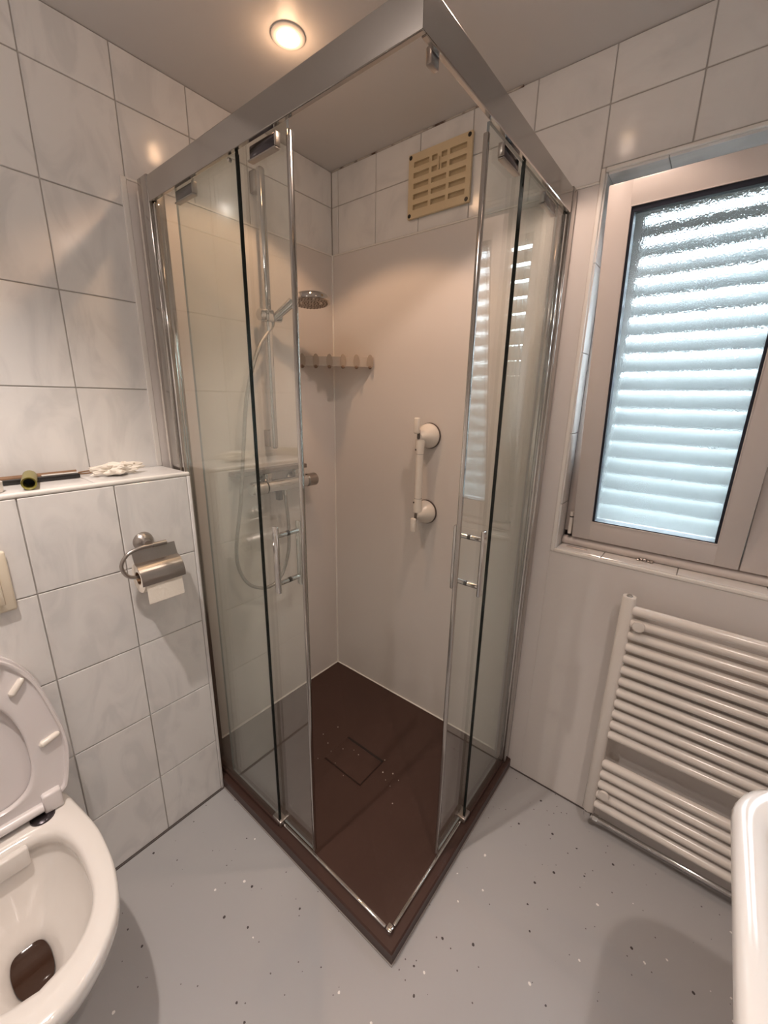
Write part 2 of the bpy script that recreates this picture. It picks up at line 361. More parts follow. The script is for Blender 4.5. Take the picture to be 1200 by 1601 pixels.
# boxed-in cistern in front of the left wall
D, ZL, YE = .1832, 1.2286, -.8005
bm = B(); box(bm, 0.0, D - .0045, YB, YE - .004, 0, ZL - .0045)
wall_c = tag(obj('wall_cistern', bm, GROUT), 'low tiled box-out wall with a ledge behind the toilet', kind='structure')
BY = [YE - .011, -1.0086, -1.0086 - TW, -1.0086 - 2 * TW, -1.0086 - 3 * TW, -1.0086 - 4 * TW, YB]
BZ = [ZL - .011, .9739, .7257, .4775, .2293, .004]
for i in range(len(BY) - 1):
    for k in range(len(BZ) - 1): tile(wall_c, '+x', BY[i + 1], BY[i], BZ[k + 1], BZ[k], D)
LT = [YE - .004, -1.046, -1.046 - TW, -1.046 - 2 * TW, -1.046 - 3 * TW, YB]
for i in range(len(LT) - 1): tile(wall_c, '+z', LT[i + 1], LT[i], .002, D - .011, ZL)
bm = B(); box(bm, D - .011, D + .0005, YB, YE, ZL - .011, ZL + .001, .004, 3); obj('edge_trim', bm, SEAL, wall_c, True)
bm = B(); box(bm, D - .011, D + .0005, YE - .011, YE, 0, ZL - .011, .003, 3); obj('edge_trim', bm, TILE, wall_c, True)
bm = B(); box(bm, D - .003, D + .005, YB, YE, 0, .004); obj('floor_joint', bm, DARKSEAL, wall_c)

# window -----------------------------------------------------------
win = bpy.data.objects.new('window_1', None); win.location = (WX0, 0, WZ0); COL.objects.link(win)
tag(win, 'tilted-open plastic window with obscure glass beside the shower', kind='structure')
FY = .072   # front of the fixed frame
for (z0, z1) in [(WZ0, 1.13), (1.13, 1.36), (1.36, 1.60), (1.60, 1.84), (1.84, WZ1)]:
    bm = B(); box(bm, WX0 - .001, WX0 + .006, .001, FY, z0 + .001, z1 - .001, .001, 1); obj('reveal_tile', bm, TILE, win)
for (x0, x1) in [(WX0 + .006, 1.2), (1.2, 1.4015), (1.4015, 1.603), (1.603, 1.8045), (1.8045, WX1)]:
    bm = B(); box(bm, x0 + .001, x1 - .001, .001, FY, WZ0 - .001, WZ0 + .005, .001, 1); obj('reveal_tile', bm, TILE, win)
    bm = B(); box(bm, x0 + .001, x1 - .001, .001, FY, WZ1 - .006, WZ1 + .001, .001, 1); obj('reveal_tile', bm, TILE, win)
bm = B()
box(bm, WX0 - .011, WX0 + .001, -.005, .004, WZ0 - .011, WZ1 + .011, .003, 2); box(bm, WX0 + .001, WX1, -.005, .004, WZ0 - .011, WZ0 + .001, .003, 2)
box(bm, WX0 + .001, WX1, -.005, .004, WZ1, WZ1 + .011, .003, 2)
obj('reveal_trim', bm, SEAL, win)
bm = B()   # fixed frame, open in the middle
fx0, fx1, fz0, fz1 = WX0 + .006, WX1, WZ0 + .005, WZ1 - .006
box(bm, fx0, fx0 + .05, FY, FY + .06, fz0, fz1, .003, 2); box(bm, fx1 - .05, fx1, FY, FY + .06, fz0, fz1, .003, 2)
box(bm, fx0, fx1, FY, FY + .06, fz0, fz0 + .05, .003, 2); box(bm, fx0, fx1, FY, FY + .06, fz1 - .05, fz1, .003, 2)
obj('frame', bm, PVC, win, True)
bm = B(); tube(bm, [(fx0 + .002, FY - .004, fz0 + .014), (fx1 - .002, FY - .004, fz0 + .014)], .0155, 14); obj('sill_bead', bm, PVC, win, True)
bm = B(); box(bm, 1.085, 1.150, .028, .040, WZ0 + .0055, WZ0 + .0075, .0005, 1); obj('drain_slot_cover', bm, STEEL, win)
bm = B()
for k in range(5): box(bm, 1.292 + .009 * k, 1.300 + .009 * k, .044 + .004 * (k % 2), .056, WZ0 + .0052, WZ0 + .010 + .002 * (k % 3), .001, 1)
obj('catch_plate', bm, STEEL, win)
def sash(x0, x1, z0, h, tilt, yf):
    """sash with its lower front edge at (yf, z0), leaning into the room by tilt"""
    R = Matrix.Rotation(tilt, 3, 'X'); pv = Vector((0, yf, z0)); w, wb, th = .056, .066, .05
    fb = B(); kw = dict(rot=R, piv=pv)
    box(fb, x0, x0 + w, yf, yf + th, z0, z0 + h, .003, 2, **kw); box(fb, x1 - w, x1, yf, yf + th, z0, z0 + h, .003, 2, **kw)
    box(fb, x0 + w - .004, x1 - w + .004, yf + .0004, yf + th, z0, z0 + wb, .003, 2, **kw); box(fb, x0 + w - .004, x1 - w + .004, yf + .0004, yf + th, z0 + h - w, z0 + h, .003, 2, **kw)
    so = obj('sash', fb, PVC, win, True)
    gx0, gx1, gz0, gz1 = x0 + w, x1 - w, z0 + wb, z0 + h - w
    gb = B()
    box(gb, gx0 - .002, gx0 + .008, yf + .003, yf + .034, gz0, gz1, **kw); box(gb, gx1 - .008, gx1 + .002, yf + .003, yf + .034, gz0, gz1, **kw)
    box(gb, gx0, gx1, yf + .003, yf + .034, gz0 - .002, gz0 + .004, **kw); box(gb, gx0, gx1, yf + .003, yf + .034, gz1 - .013, gz1 + .002, **kw)  # rubber seal drawn wider, most at the top, to paint in the recess shade
    obj('gasket_and_shade', gb, GASKET_SHADE, so)
    gb = B(); box(gb, gx0 + .007, gx1 - .007, yf + .026, yf + .030, gz0 + .003, gz1 - .012, **kw); obj('glass_pane', gb, FROST, so)
    bb = B()
    box(bb, gx0 - .001, gx0 + .0015, yf - .001, yf + .012, gz0, gz1, .0006, 1, **kw); box(bb, gx1 - .0015, gx1 + .001, yf - .001, yf + .012, gz0, gz1, .0006, 1, **kw)
    box(bb, gx0, gx1, yf - .001, yf + .012, gz0 - .0015, gz0 + .001, .0006, 1, **kw); box(bb, gx0, gx1, yf - .001, yf + .012, gz1 - .001, gz1 + .0015, .0006, 1, **kw)
    obj('glazing_bead', bb, PVC, so)
    return so, R, pv
so, R, pv = sash(1.093, 1.533, 1.012, .985, .15, .05)
hb = B(); box(hb, 1.500, 1.524, .038, .05, 1.50, 1.62, .004, 2, rot=R, piv=pv); obj('handle_plate', hb, PVC, so, True)
hb = B(); box(hb, 1.503, 1.521, .010, .038, 1.585, 1.607, .004, 2, rot=R, piv=pv); box(hb, 1.503, 1.521, .006, .018, 1.49, 1.607, .004, 2, rot=R, piv=pv); obj('handle', hb, STEEL, so, True)
sash(1.536, 1.925, 1.012, .985, 0.0, .05)
hb = B()
for (z0, z1) in ((1.02, 1.078), (1.082, 1.096)): tube(hb, [(1.083, .058, z0), (1.083, .058, z1)], .0065, 12)
obj('hinge', hb, WHITEPL, win, True)
hb = B(); tube(hb, [(1.083, .058, 1.0782), (1.083, .058, 1.0818)], .0072, 12); tube(hb, [(1.083, .058, 1.014), (1.083, .058, 1.0198)], .0072, 12); obj('hinge_ring', hb, BLACK, win, True)

# louvred shutters outside the window
def slat_mesh(w):
    bm = B(); th_ = math.radians(50); wd, tk = .066, .005; n = 6; up = []; lo_ = []
    for k in range(n):
        t = k / (n - 1); c = .004 * math.sin(t * PI)
        p = (t * wd * math.cos(th_) - c * math.sin(th_), t * wd * math.sin(th_) + c * math.cos(th_))
        up.append(p); lo_.append((p[0] + tk * math.sin(th_), p[1] - tk * math.cos(th_)))
    ring_ = up + lo_[::-1]; m = len(ring_)
    a = [bm.verts.new((-w / 2, y, z)) for y, z in ring_]; b = [bm.verts.new((w / 2, y, z)) for y, z in ring_]
    for k in range(m): bm.faces.new((a[k], a[(k + 1) % m], b[(k + 1) % m], b[k]))
    bm.faces.new(a[::-1]); bm.faces.new(b); bmesh.ops.recalc_face_normals(bm, faces=bm.faces)
    me = bpy.data.meshes.new('slat'); bm.to_mesh(me); bm.free(); me.materials.append(SLAT); me.shade_smooth(); me.set_sharp_from_angle(angle=.8); return me
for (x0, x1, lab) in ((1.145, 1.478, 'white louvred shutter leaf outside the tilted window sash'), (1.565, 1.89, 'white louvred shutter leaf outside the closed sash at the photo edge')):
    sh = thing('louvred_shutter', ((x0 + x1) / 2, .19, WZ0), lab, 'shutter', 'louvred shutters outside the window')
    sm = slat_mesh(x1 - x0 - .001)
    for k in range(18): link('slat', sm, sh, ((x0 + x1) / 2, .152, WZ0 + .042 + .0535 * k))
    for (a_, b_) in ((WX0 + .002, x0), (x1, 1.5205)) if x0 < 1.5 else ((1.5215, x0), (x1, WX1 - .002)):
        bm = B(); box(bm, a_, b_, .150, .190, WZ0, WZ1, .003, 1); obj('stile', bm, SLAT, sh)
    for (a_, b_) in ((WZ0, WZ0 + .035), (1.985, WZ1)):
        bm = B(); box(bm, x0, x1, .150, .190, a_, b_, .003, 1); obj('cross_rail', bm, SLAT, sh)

# ================================================================== SHOWER
tray = thing('shower_tray', (.5, -.4, 0), 'dark brown slate-effect shower tray on the grey floor', 'shower tray')
TX, TY, TZ = 1.0, -.8, .042
bm = B()
def rr(x0, x1, y0, y1, z): return [Vector((x0, y0, z)), Vector((x1, y0, z)), Vector((x1, y1, z)), Vector((x0, y1, z))]
loft(bm, [rr(.003, TX, TY, -.003, 0), rr(.003, TX, TY, -.003, TZ - .004), rr(.003, TX - .004, TY + .004, -.003, TZ), rr(.003, TX - .05, TY + .05, -.003, TZ),
          rr(.40, .60, -.48, -.34, TZ - .016)], cap0=True, cap1=True)
obj('tray_body', bm, TRAY, tray)
bm = B(); box(bm, .404, .596, -.476, -.346, TZ - .0158, TZ - .0125, .0012, 1); obj('drain_cover', bm, TRAY, tray)
bm = B(); box(bm, .402, .598, -.3455, -.335, TZ - .0155, TZ - .0142); obj('drain_slot', bm, DRAIN, tray)
bm = B(); box(bm, .597, .5985, -.478, -.346, TZ - .0155, TZ - .0138); box(bm, .404, .598, -.4795, -.478, TZ - .0155, TZ - .0138); obj('drain_joint', bm, DRAIN, tray)
bm = B(); box(bm, .003, .008, -.80, -.003, TZ + .0002, TZ + .006, .0015, 1); obj('sealant_bead', bm, SEAL, wall_left)
bm = B(); box(bm, .008, .942, -.008, -.003, TZ + .0002, TZ + .006, .0015, 1); obj('sealant_bead', bm, SEAL, wall_right)
bm = B(); box(bm, D + .004, TX + .003, TY - .003, TY, 0, .003); box(bm, TX, TX + .003, TY, -.003, 0, .003); obj('floor_seal', bm, mat('grey_sealant', (0.30, 0.27, 0.25), .5), tray)

enc = thing('shower_enclosure', (.963, -.763, TZ), 'glass corner shower enclosure with two open sliding doors', 'shower enclosure')
GY, GX = -.763, .965            # centre planes of the two sides
HZ0, HZ1 = 1.965, 2.026
bm = B(); box(bm, .092, GX + .024, GY - .024, GY - .0135, HZ0, HZ1, .002, 2); obj('header_rail', bm, ALU, enc)
bm = B(); box(bm, GX + .0135, GX + .024, GY - .0132, -.045, HZ0, HZ1, .002, 2); obj('header_rail', bm, ALU, enc)
bm = B(); box(bm, GX - .016, GX + .0245, GY - .0245, GY - .0242, HZ0 + .001, HZ1 - .001); box(bm, GX + .0242, GX + .0245, GY - .0245, GY + .016, HZ0 + .001, HZ1 - .001); obj('corner_cover', bm, ALU, enc)
# wall profiles
bm = B(); box(bm, .0085, .034, GY - .020, GY + .020, TZ, HZ1 - .012, .006, 3); obj('wall_profile', bm, WHITEPL, enc, True)
bm = B(); box(bm, .035, .0915, GY - .026, GY + .022, TZ, HZ1 + .006, .005, 3); obj('wall_profile', bm, ALU, enc, True)
bm = B(); box(bm, GX - .022, GX + .026, -.0445, -.003, TZ, HZ1 + .006, .006, 3); obj('wall_profile', bm, ALU, enc, True)
bm = B(); box(bm, .0918, .104, GY - .017, GY + .004, TZ + .02, HZ0 - .002, .003, 2); obj('glass_seal', bm, CHROME, enc, True)
bm = B(); box(bm, GX - .004, GX + .017, -.057, -.045, TZ + .02, HZ0 - .002, .003, 2); obj('glass_seal', bm, CHROME, enc, True)
def pane(name, x0, x1, y0, y1, z0, z1, parent, edge, long_axis):
    bm = B(); box(bm, x0, x1, y0, y1, z0, z1)
    for f in bm.faces:
        n = f.normal; 
        f.normal_update(); n = f.normal
        f.material_index = 0 if abs(n[1 if long_axis == 'x' else 0]) > .5 else 1
    return obj(name, bm, [GLASS, edge], parent)
FYO, FXO = GY - .009, GX + .009        # fixed panes outside
DYI, DXI = GY + .004, GX - .004        # doors inside
FE, FEY = .495, -.358                  # free edges of the fixed panes
DE, DEY = .652, -.514                  # leading edges of the doors
p1 = pane('fixed_pane', .098, FE, FYO - .004, FYO + .004, TZ + .012, HZ0 + .018, enc, GEDGE, 'x')
p2 = pane('fixed_pane', FXO - .004, FXO + .004, FEY, -.05, TZ + .012, HZ0 + .018, enc, GEDGE, 'y')
bm = B(); box(bm, FE - .001, FE + .0015, FYO - .0045, FYO + .0045, TZ + .012, HZ0 - .001); obj('edge_seal', bm, GEDGE, p1)
bm = B(); box(bm, FXO - .0045, FXO + .0045, FEY - .0015, FEY + .001, TZ + .012, HZ0 - .001); obj('edge_seal', bm, GEDGE, p2)
bm = B(); box(bm, .0918, FE, FYO - .009, FYO + .009, TZ, TZ + .012, .001, 1); obj('pane_channel', bm, TRAY, p1)
bm = B(); box(bm, FXO - .009, FXO + .009, FEY, -.045, TZ, TZ + .012, .001, 1); obj('pane_channel', bm, TRAY, p2)
bm = B(); box(bm, .104, .122, FYO - .0045, FYO - .004, TZ + .02, HZ0 - .002); obj('inner_strip', bm, lucent_mat('clear_seal', (0.80, 0.75, 0.68), .8), p1)
def handle_bar(bm, c, ax, ln=.185):
    x, y, z = c
    if ax == 'x': box(bm, x - .009, x + .009, y - .005, y + .005, z - ln / 2, z + ln / 2, .0035, 3)
    else: box(bm, x - .005, x + .005, y - .009, y + .009, z - ln / 2, z + ln / 2, .0035, 3)
def door(ax, lead, tail):
    z0, z1 = TZ + .016, HZ0 + .018
    if ax == 'x':
        d = pane('sliding_door', tail, lead, DYI - .003, DYI + .003, z0, z1, enc, GEDGE2, 'x')
        bm = B(); box(bm, lead - .001, lead + .009, DYI - .006, DYI + .006, z0, HZ0 - .002, .003, 2); obj('edge_strip', bm, ALU, d, True)
        hx, hz = .592, 1.047
        for s in (-1, 1):
            bm = B(); handle_bar(bm, (hx, DYI + s * .037, hz), 'x'); obj('handle_bar', bm, CHROME, d, True)
            for q in (-.066, .066):
                bm = B(); tube(bm, [(hx, DYI + s * .0045, hz + q), (hx, DYI + s * .033, hz + q)], .0068, 14); obj('standoff', bm, CHROME, d, True)
        for q in (-.066, .066):
            bm = B(); tube(bm, [(hx, DYI - .0045, hz + q), (hx, DYI + .0045, hz + q)], .0072, 14); obj('washer', bm, BLACK, d, True)
        for (a, b2) in ((.540, .628), (.212, .300)):
            bm = B(); box(bm, a, b2, DYI - .014, DYI - .0035, HZ0 - .026, HZ0 - .001, .003, 2); obj('roller_block', bm, DARKCHR, d, True)
            bm = B(); box(bm, a - .002, b2 + .002, DYI - .017, DYI - .0035, HZ0 - .030, HZ0 - .0262, .001, 2); obj('roller_clip', bm, STEEL, d, True)
            bm = B(); box(bm, b2 + .0005, b2 + .004, DYI - .017, DYI - .0035, HZ0 - .026, HZ0 - .001, .001, 2); obj('roller_clip', bm, STEEL, d, True)
    else:
        d = pane('sliding_door', DXI - .003, DXI + .003, lead, tail, z0, z1, enc, GEDGE2, 'y')
        bm = B(); box(bm, DXI - .006, DXI + .006, lead - .009, lead + .001, z0, HZ0 - .002, .003, 2); obj('edge_strip', bm, ALU, d, True)
        hy, hz = -.457, 1.043
        for s in (-1, 1):
            bm = B(); handle_bar(bm, (DXI + s * .040, hy, hz), 'y'); obj('handle_bar', bm, CHROME, d, True)
            for q in (-.066, .066):
                bm = B(); tube(bm, [(DXI + s * .0045, hy, hz + q), (DXI + s * .036, hy, hz + q)], .0068, 14); obj('standoff', bm, CHROME, d, True)
        for q in (-.066, .066):
            bm = B(); tube(bm, [(DXI - .0045, hy, hz + q), (DXI + .0045, hy, hz + q)], .0072, 14); obj('washer', bm, BLACK, d, True)
        for (a, b2) in ((-.468, -.385), (-.215, -.125)):
            bm = B(); box(bm, DXI + .0035, DXI + .014, a, b2, HZ0 - .026, HZ0 - .001, .003, 2); obj('roller_block', bm, DARKCHR, d, True)
            bm = B(); box(bm, DXI + .0035, DXI + .017, a - .002, b2 + .002, HZ0 - .030, HZ0 - .0262, .001, 2); obj('roller_clip', bm, STEEL, d, True)
            bm = B(); box(bm, DXI + .0035, DXI + .017, a - .004, a - .0005, HZ0 - .026, HZ0 - .001, .001, 2); obj('roller_clip', bm, STEEL, d, True)
door('x', DE, .190); door('y', DEY, -.075)
# threshold strips on the tray, guides, corner piece
bm = B(); box(bm, FE + .012, GX - .012, GY - .008, GY + .002, TZ, TZ + .010, .004, 3); obj('threshold_strip', bm, CHROME, enc, True)
bm = B(); box(bm, GX - .002, GX + .008, GY + .012, FEY - .012, TZ, TZ + .010, .004, 3); obj('threshold_strip', bm, CHROME, enc, True)
bm = B(); box(bm, GX - .010, GX + .009, GY - .010, GY + .010, TZ, TZ + .014, .004, 2); obj('corner_piece', bm, CHROME, enc, True)
bm = B(); box(bm, FE - .034, FE + .012, GY - .016, GY + .012, TZ + .001, TZ + .022, .004, 2); obj('door_guide', bm, STEEL, enc, True)
bm = B(); box(bm, GX - .012, GX + .018, FEY - .012, FEY + .03, TZ + .001, TZ + .022, .004, 2); obj('door_guide', bm, STEEL, enc, True)
bm = B(); box(bm, GX + .002, GX + .0134, GY + .016, GY + .040, HZ0 - .014, HZ0 + .010, .003, 2); obj('door_stop', bm, STEEL, enc, True)
bm = B(); lathe(bm, (FE - .024, GY - .010, HZ0 - .007), (0, -1, 0), [(0, .006), (.004, .006), (.005, 0), (0, 0)], 12); obj('screw_cap', bm, CHROME, enc, True)

# riser rail --------------------------------------------------------
rail = thing('shower_rail', (.05, -.385, 1.26), 'chrome shower riser rail on the left shower wall', 'shower rail')
RYC = -.385
bm = B(); box(bm, .036, .062, RYC - .013, RYC + .013, 1.255, 2.205, .009, 4); obj('rail_bar', bm, CHROME, rail, True)
for z in (2.135, 1.262):
    bm = B(); box(bm, .003, .037, RYC - .014, RYC + .012, z, z + .065, .003, 2); obj('wall_bracket', bm, STEEL, rail, True)
SZ = 1.742
bm = B(); box(bm, .030, .070, RYC - .018, RYC + .018, SZ - .022, SZ + .022, .008, 3); obj('slider', bm, CHROME, rail, True)
bm = B(); lathe(bm, (.05, RYC - .018, SZ), (0, -1, 0), [(0, .024), (.012, .024), (.020, .018), (.021, .004), (.014, 0), (0, 0)], 20); obj('slider_knob', bm, CHROME, rail, True)
bm = B(); lathe(bm, (.05, RYC + .018, SZ), (0.35, 1, 0), [(0, .0), (.011, 0), (.017, .012), (.017, .034), (.011, .040), (0, .042)], 20); obj('handset_holder', bm, CHROME, rail, True)
# hand shower
HC = Vector((.155, -.265, 1.806))
hs = thing('hand_shower', (.09, -.34, 1.72), 'round chrome hand shower hanging in the rail holder', 'hand shower')
bm = B(); a = Vector((.066, RYC + .034, SZ + .006)); b = HC + Vector((-.050, -.046, -.010))
tube(bm, [a - (b - a) * .28, a, a.lerp(b, .5), b], .012, 14, rs=[.011, .0145, .0155, .018]); obj('handle', bm, CHROME, hs, True)
nrm = Vector((.10, -.06, -1)).normalized()
bm = B(); lathe(bm, HC, nrm, [(0, -.016), (.040, -.015), (.062, -.010), (.070, .000), (.070, .012), (.066, .0132), (.0, .0132)], 36); obj('head', bm, CHROME, hs, True)
bm = B(); lathe(bm, HC + nrm * .0133, nrm, [(0.0, .0012), (.034, .0012), (.0345, 0), (0, 0)], 30); lathe(bm, HC + nrm * .0133, nrm, [(.040, 0), (.040, .001), (.062, .001), (.062, 0)], 30); obj('spray_face', bm, STEEL, hs, True)
bm = B(); ax1, ax2 = frame_axes(nrm)
for (rad, cnt) in ((.014, 8), (.026, 14), (.046, 22), (.057, 28)):
    for k in range(cnt):
        c = HC + nrm * .0145 + (ax1 * math.cos(2 * PI * k / cnt) + ax2 * math.sin(2 * PI * k / cnt)) * rad
        tube(bm, [c, c + nrm * .002], .0016, 5)
tag(obj('nozzles', bm, GREYPL, hs), kind='stuff')
# hose
hz = a - (b - a) * .28
hp = spline([hz, hz + Vector((.0, -.012, -.03)), (.056, -.44, 1.62), (.05, -.495, 1.46), (.05, -.525, 1.27), (.052, -.556, 1.06), (.05, -.586, .90), (.052, -.585, .80), (.05, -.54, .715), (.05, -.46, .675), (.052, -.39, .70), (.056, -.348, .80), (.058, -.340, .92), (.06, -.352, 1.062)], 70)
bm = B(); tube(bm, hp, .0072, 10); tag(obj('shower_hose', bm, HOSE, None, True, 80), 'grey metal shower hose looping below the mixer', 'hose')
# thermostatic mixer
mx = thing('shower_mixer', (.05, -.36, 1.09), 'chrome thermostatic mixer bar with a slim shelf above it', 'shower mixer')
MZ = 1.108
bm = B(); tube(bm, [(.062, -.445, MZ), (.062, -.245, MZ)], .0265, 24); obj('mixer_body', bm, CHROME, mx, True)
for y0, y1 in ((-.515, -.449), (-.241, -.188)):
    bm = B(); lathe(bm, (.062, (y0 + y1) / 2, MZ), (0, 1, 0), [(0, -(y1 - y0) / 2), (.022, -(y1 - y0) / 2), (.028, -(y1 - y0) / 2 + .006), (.028, (y1 - y0) / 2 - .003), (.025, (y1 - y0) / 2), (0, (y1 - y0) / 2)], 26); obj('control_knob', bm, CHROME if y0 < -.4 else STEEL, mx, True)
for y in (-.4485, -.2445):
    bm = B(); tube(bm, [(.062, y - .0012, MZ), (.062, y + .0012, MZ)], .0222, 24); obj('knob_ring', bm, BLACK, mx, True)
for y in (-.42, -.27):
    bm = B(); lathe(bm, (.003, y, MZ + .008), (1, 0, 0), [(0, 0), (.030, 0), (.028, .006), (.016, .012), (.014, .042), (0, .042)], 22); obj('wall_rosette', bm, CHROME, mx, True)
bm = B(); box(bm, .006, .052, -.57, -.222, MZ + .052, MZ + .070, .003, 2); obj('shelf', bm, DARKSTEEL, mx, True)
for y in (-.42, -.27):
    bm = B(); box(bm, .028, .050, y - .018, y + .018, MZ + .020, MZ + .0515, .006, 2); obj('shelf_support', bm, CHROME, mx, True)
bm = B(); tube(bm, [(.06, -.352, MZ - .046), (.06, -.352, MZ - .02)], .0105, 14); obj('hose_nut', bm, CHROME, mx, True)
bm = B(); box(bm, .052, .076, -.397, -.374, MZ - .062, MZ - .022, .004, 2); obj('diverter_lever', bm, BLACK, mx, True)
# corner shelf
cs = thing('corner_shelf', (.06, -.05, 1.585), 'frosted plastic corner shelf with a row of round discs', 'corner shelf')
A0, A1 = Vector((.004, -.205, 0)), Vector((.243, -.008, 0)); dv = (A1 - A0).normalized(); nv = Vector((dv.y, -dv.x, 0))
bm = B(); t = [(.004, -.006), (.004, -.205), (.243, -.008)]
loft(bm, [[Vector((x, y, 1.600)) for x, y in t], [Vector((x, y, 1.604)) for x, y in t]], cap0=True, cap1=True); obj('shelf_plate', bm, LUCENT, cs)
bm = B(); q = [A0, A1, A1 + nv * .004, A0 + nv * .004]
loft(bm, [[v + Vector((0, 0, 1.583)) for v in q], [v + Vector((0, 0, 1.621)) for v in q]], cap0=True, cap1=True); obj('front_strip', bm, LUCENT, cs)
for k in range(6):
    c = A0.lerp(A1, .045 + .182 * k) + nv * .007 + Vector((0, 0, 1.602))
    bm = B(); pr = [(c + dv * (.013 * math.cos(u)) + Vector((0, 0, .029 * math.sin(u)))) for u in [2 * PI * i / 20 for i in range(20)]]
    loft(bm, [[p - nv * .0028 for p in pr], [p + nv * .0025 for p in pr]], cap0=True, cap1=True); obj('hook', bm, LUCENT2, cs)
    bm = B(); lathe(bm, c + nv * .003 + Vector((0, 0, -.023)), Vector((nv.x, nv.y, .2)), [(0, 0), (.0065, 0), (.007, .006), (.005, .010), (0, .011)], 14); obj('hook_tip', bm, DOTM, cs, True)
drops = B(); rnd = random.Random(3)
for (x, y) in [(.40, -.44), (.43, -.40), (.47, -.375), (.50, -.38), (.36, -.42), (.455, -.47), (.52, -.49), (.63, -.38), (.66, -.40), (.69, -.41), (.665, -.36), (.70, -.37), (.33, -.33), (.31, -.40), (.60, -.33), (.385, -.50), (.74, -.46)]:
    r_ = rnd.uniform(.0014, .0030); d_ = max(abs(x - .5) / .5, abs(y + .4) / .4)
    lathe(drops, (x, y, TZ - .0126 + max(0, d_ - .2) * .012), (0, 0, 1), [(r_, -.001), (r_, .0004), (r_ * .7, .0012), (0, .0015)], 9)
tag(obj('water_drops', drops, mat('water_drop', (.42, .36, .32), .05), tray, True), kind='stuff')
# grab handle
gb = thing('grab_handle', (.53, -.04, 1.0), 'white suction grab handle on the right shower wall', 'grab handle')
GXX = .536
for zc, s in ((1.318, 1), (1.008, -1)):
    bm = B(); lathe(bm, (GXX, -.003, zc), (0, -1, 0), [(0, 0), (.050, 0), (.051, .004), (.050, .008), (0, .008)], 32); obj('suction_pad', bm, GREYPL, gb, True)
    bm = B(); lathe(bm, (GXX, -.0112, zc), (0, -1, 0), [(0, 0), (.048, 0), (.0485, .004), (.045, .018), (.036, .033), (.024, .046), (.018, .060), (.012, .066), (0, .067)], 32); obj('cup_dome', bm, WHITEPL, gb, True)
    bm = B(); tube(bm, [(GXX - .003, -.064, zc - s * .012), (GXX - .003, -.066, zc - s * .035), (GXX - .003, -.066, zc - s * .066)], .016, 18, rs=[.019, .0175, .0155]); obj('socket', bm, WHITEPL, gb, True)
    bm = B(); box(bm, GXX - .017, GXX + .005, -.096, -.080, zc + s * .012 if s > 0 else zc - .072, zc + .072 if s > 0 else zc - .012, .005, 3); obj('release_lever', bm, WHITEPL, gb, True)
    bm = B(); box(bm, GXX - .006, GXX + .004, -.086, -.0775, min(zc + s * -.008, zc + s * .028), max(zc + s * -.008, zc + s * .028), .003, 2); obj('lever_recess', bm, GREYPL, gb, True)
    bm = B(); lathe(bm, (GXX - .012, -.078, zc - s * .050), (-.3, -1, 0), [(0, .004), (.0035, .004), (.004, 0), (0, 0)], 12); obj('screw', bm, GREYPL, gb, True)
bm = B(); tube(bm, [(GXX - .003, -.066, 1.0745), (GXX - .003, -.066, 1.2515)], .0145, 20); obj('grip_bar', bm, WHITEPL, gb, True)
for z in (1.0742, 1.2518):
    bm = B(); tube(bm, [(GXX - .003, -.066, z - .0008), (GXX - .003, -.066, z + .0008)], .0152, 20); obj('joint_ring', bm, GREYPL, gb, True)
# extractor / vent grille
vg = thing('vent_grille', (.525, 0, 2.08), 'yellowed plastic vent grille high on the tiled shower wall', 'vent grille')
vx0, vx1, vz0, vz1 = .402, .648, 2.083, 2.277
xs = [vx0, .424, .487, .498, .519, .5245, .5305, .536, .557, .568, .630, vx1]
zrow = [(2.108, 2.124), (2.140, 2.156), (2.172, 2.188), (2.204, 2.220), (2.236, 2.252)]
zs = [vz0]
for a_, b_ in zrow: zs += [a_, b_]
zs.append(vz1)
bm = B(); grid = {}
for yy, dpt in ((-.014, 0), (-.004, 1)):
    for i, x in enumerate(xs):
        for j, z in enumerate(zs): grid[(i, j, dpt)] = bm.verts.new((x, yy, z))
def hole(i, j):
    if j % 2 == 0: return i == 5 and j == 8 and False
    row = j // 2; lo = {1: 'L', 9: 'R'}
    if i in (1, 9): return True
    if 3 <= i <= 7:
        if row <= 2: return True
        return i in (3, 7) or (row == 3 and i == 5)
    return False
nI, nJ = len(xs) - 1, len(zs) - 1
for i in range(nI):
    for j in range(nJ):
        if hole(i, j): continue
        for dpt in (0, 1): bm.faces.new([grid[(i, j, dpt)], grid[(i + 1, j, dpt)], grid[(i + 1, j + 1, dpt)], grid[(i, j + 1, dpt)]])
        for (di, dj, p, q) in ((-1, 0, (i, j), (i, j + 1)), (1, 0, (i + 1, j), (i + 1, j + 1)), (0, -1, (i, j), (i + 1, j)), (0, 1, (i, j + 1), (i + 1, j + 1))):
            ii, jj = i + di, j + dj
            if not (0 <= ii < nI and 0 <= jj < nJ) or hole(ii, jj):
                bm.faces.new([grid[p + (0,)], grid[q + (0,)], grid[q + (1,)], grid[p + (1,)]])
loose = [v for v in bm.verts if not v.link_faces]; bmesh.ops.delete(bm, geom=loose, context='VERTS')
obj('grille_plate', bm, CREAM, vg)
bm = B(); box(bm, vx0 + .008, vx1 - .008, -.0045, -.0005, vz0 + .008, vz1 - .008, .001, 1); obj('slider_plate', bm, CREAM_SHADE, vg)
bm = B(); box(bm, .5255, .5295, -.019, -.0142, 2.204, 2.240, .001, 1); obj('slider_tab', bm, CREAM, vg)
for x in (vx0 + .008, vx1 - .010):
    for z in (vz0 + .009, vz1 - .009):
        bm = B(); lathe(bm, (x, -.014, z), (0, -1, 0), [(0, .002), (.0055, .0018), (.0068, 0), (0, 0)], 12); obj('screw', bm, BLACK, vg, True)

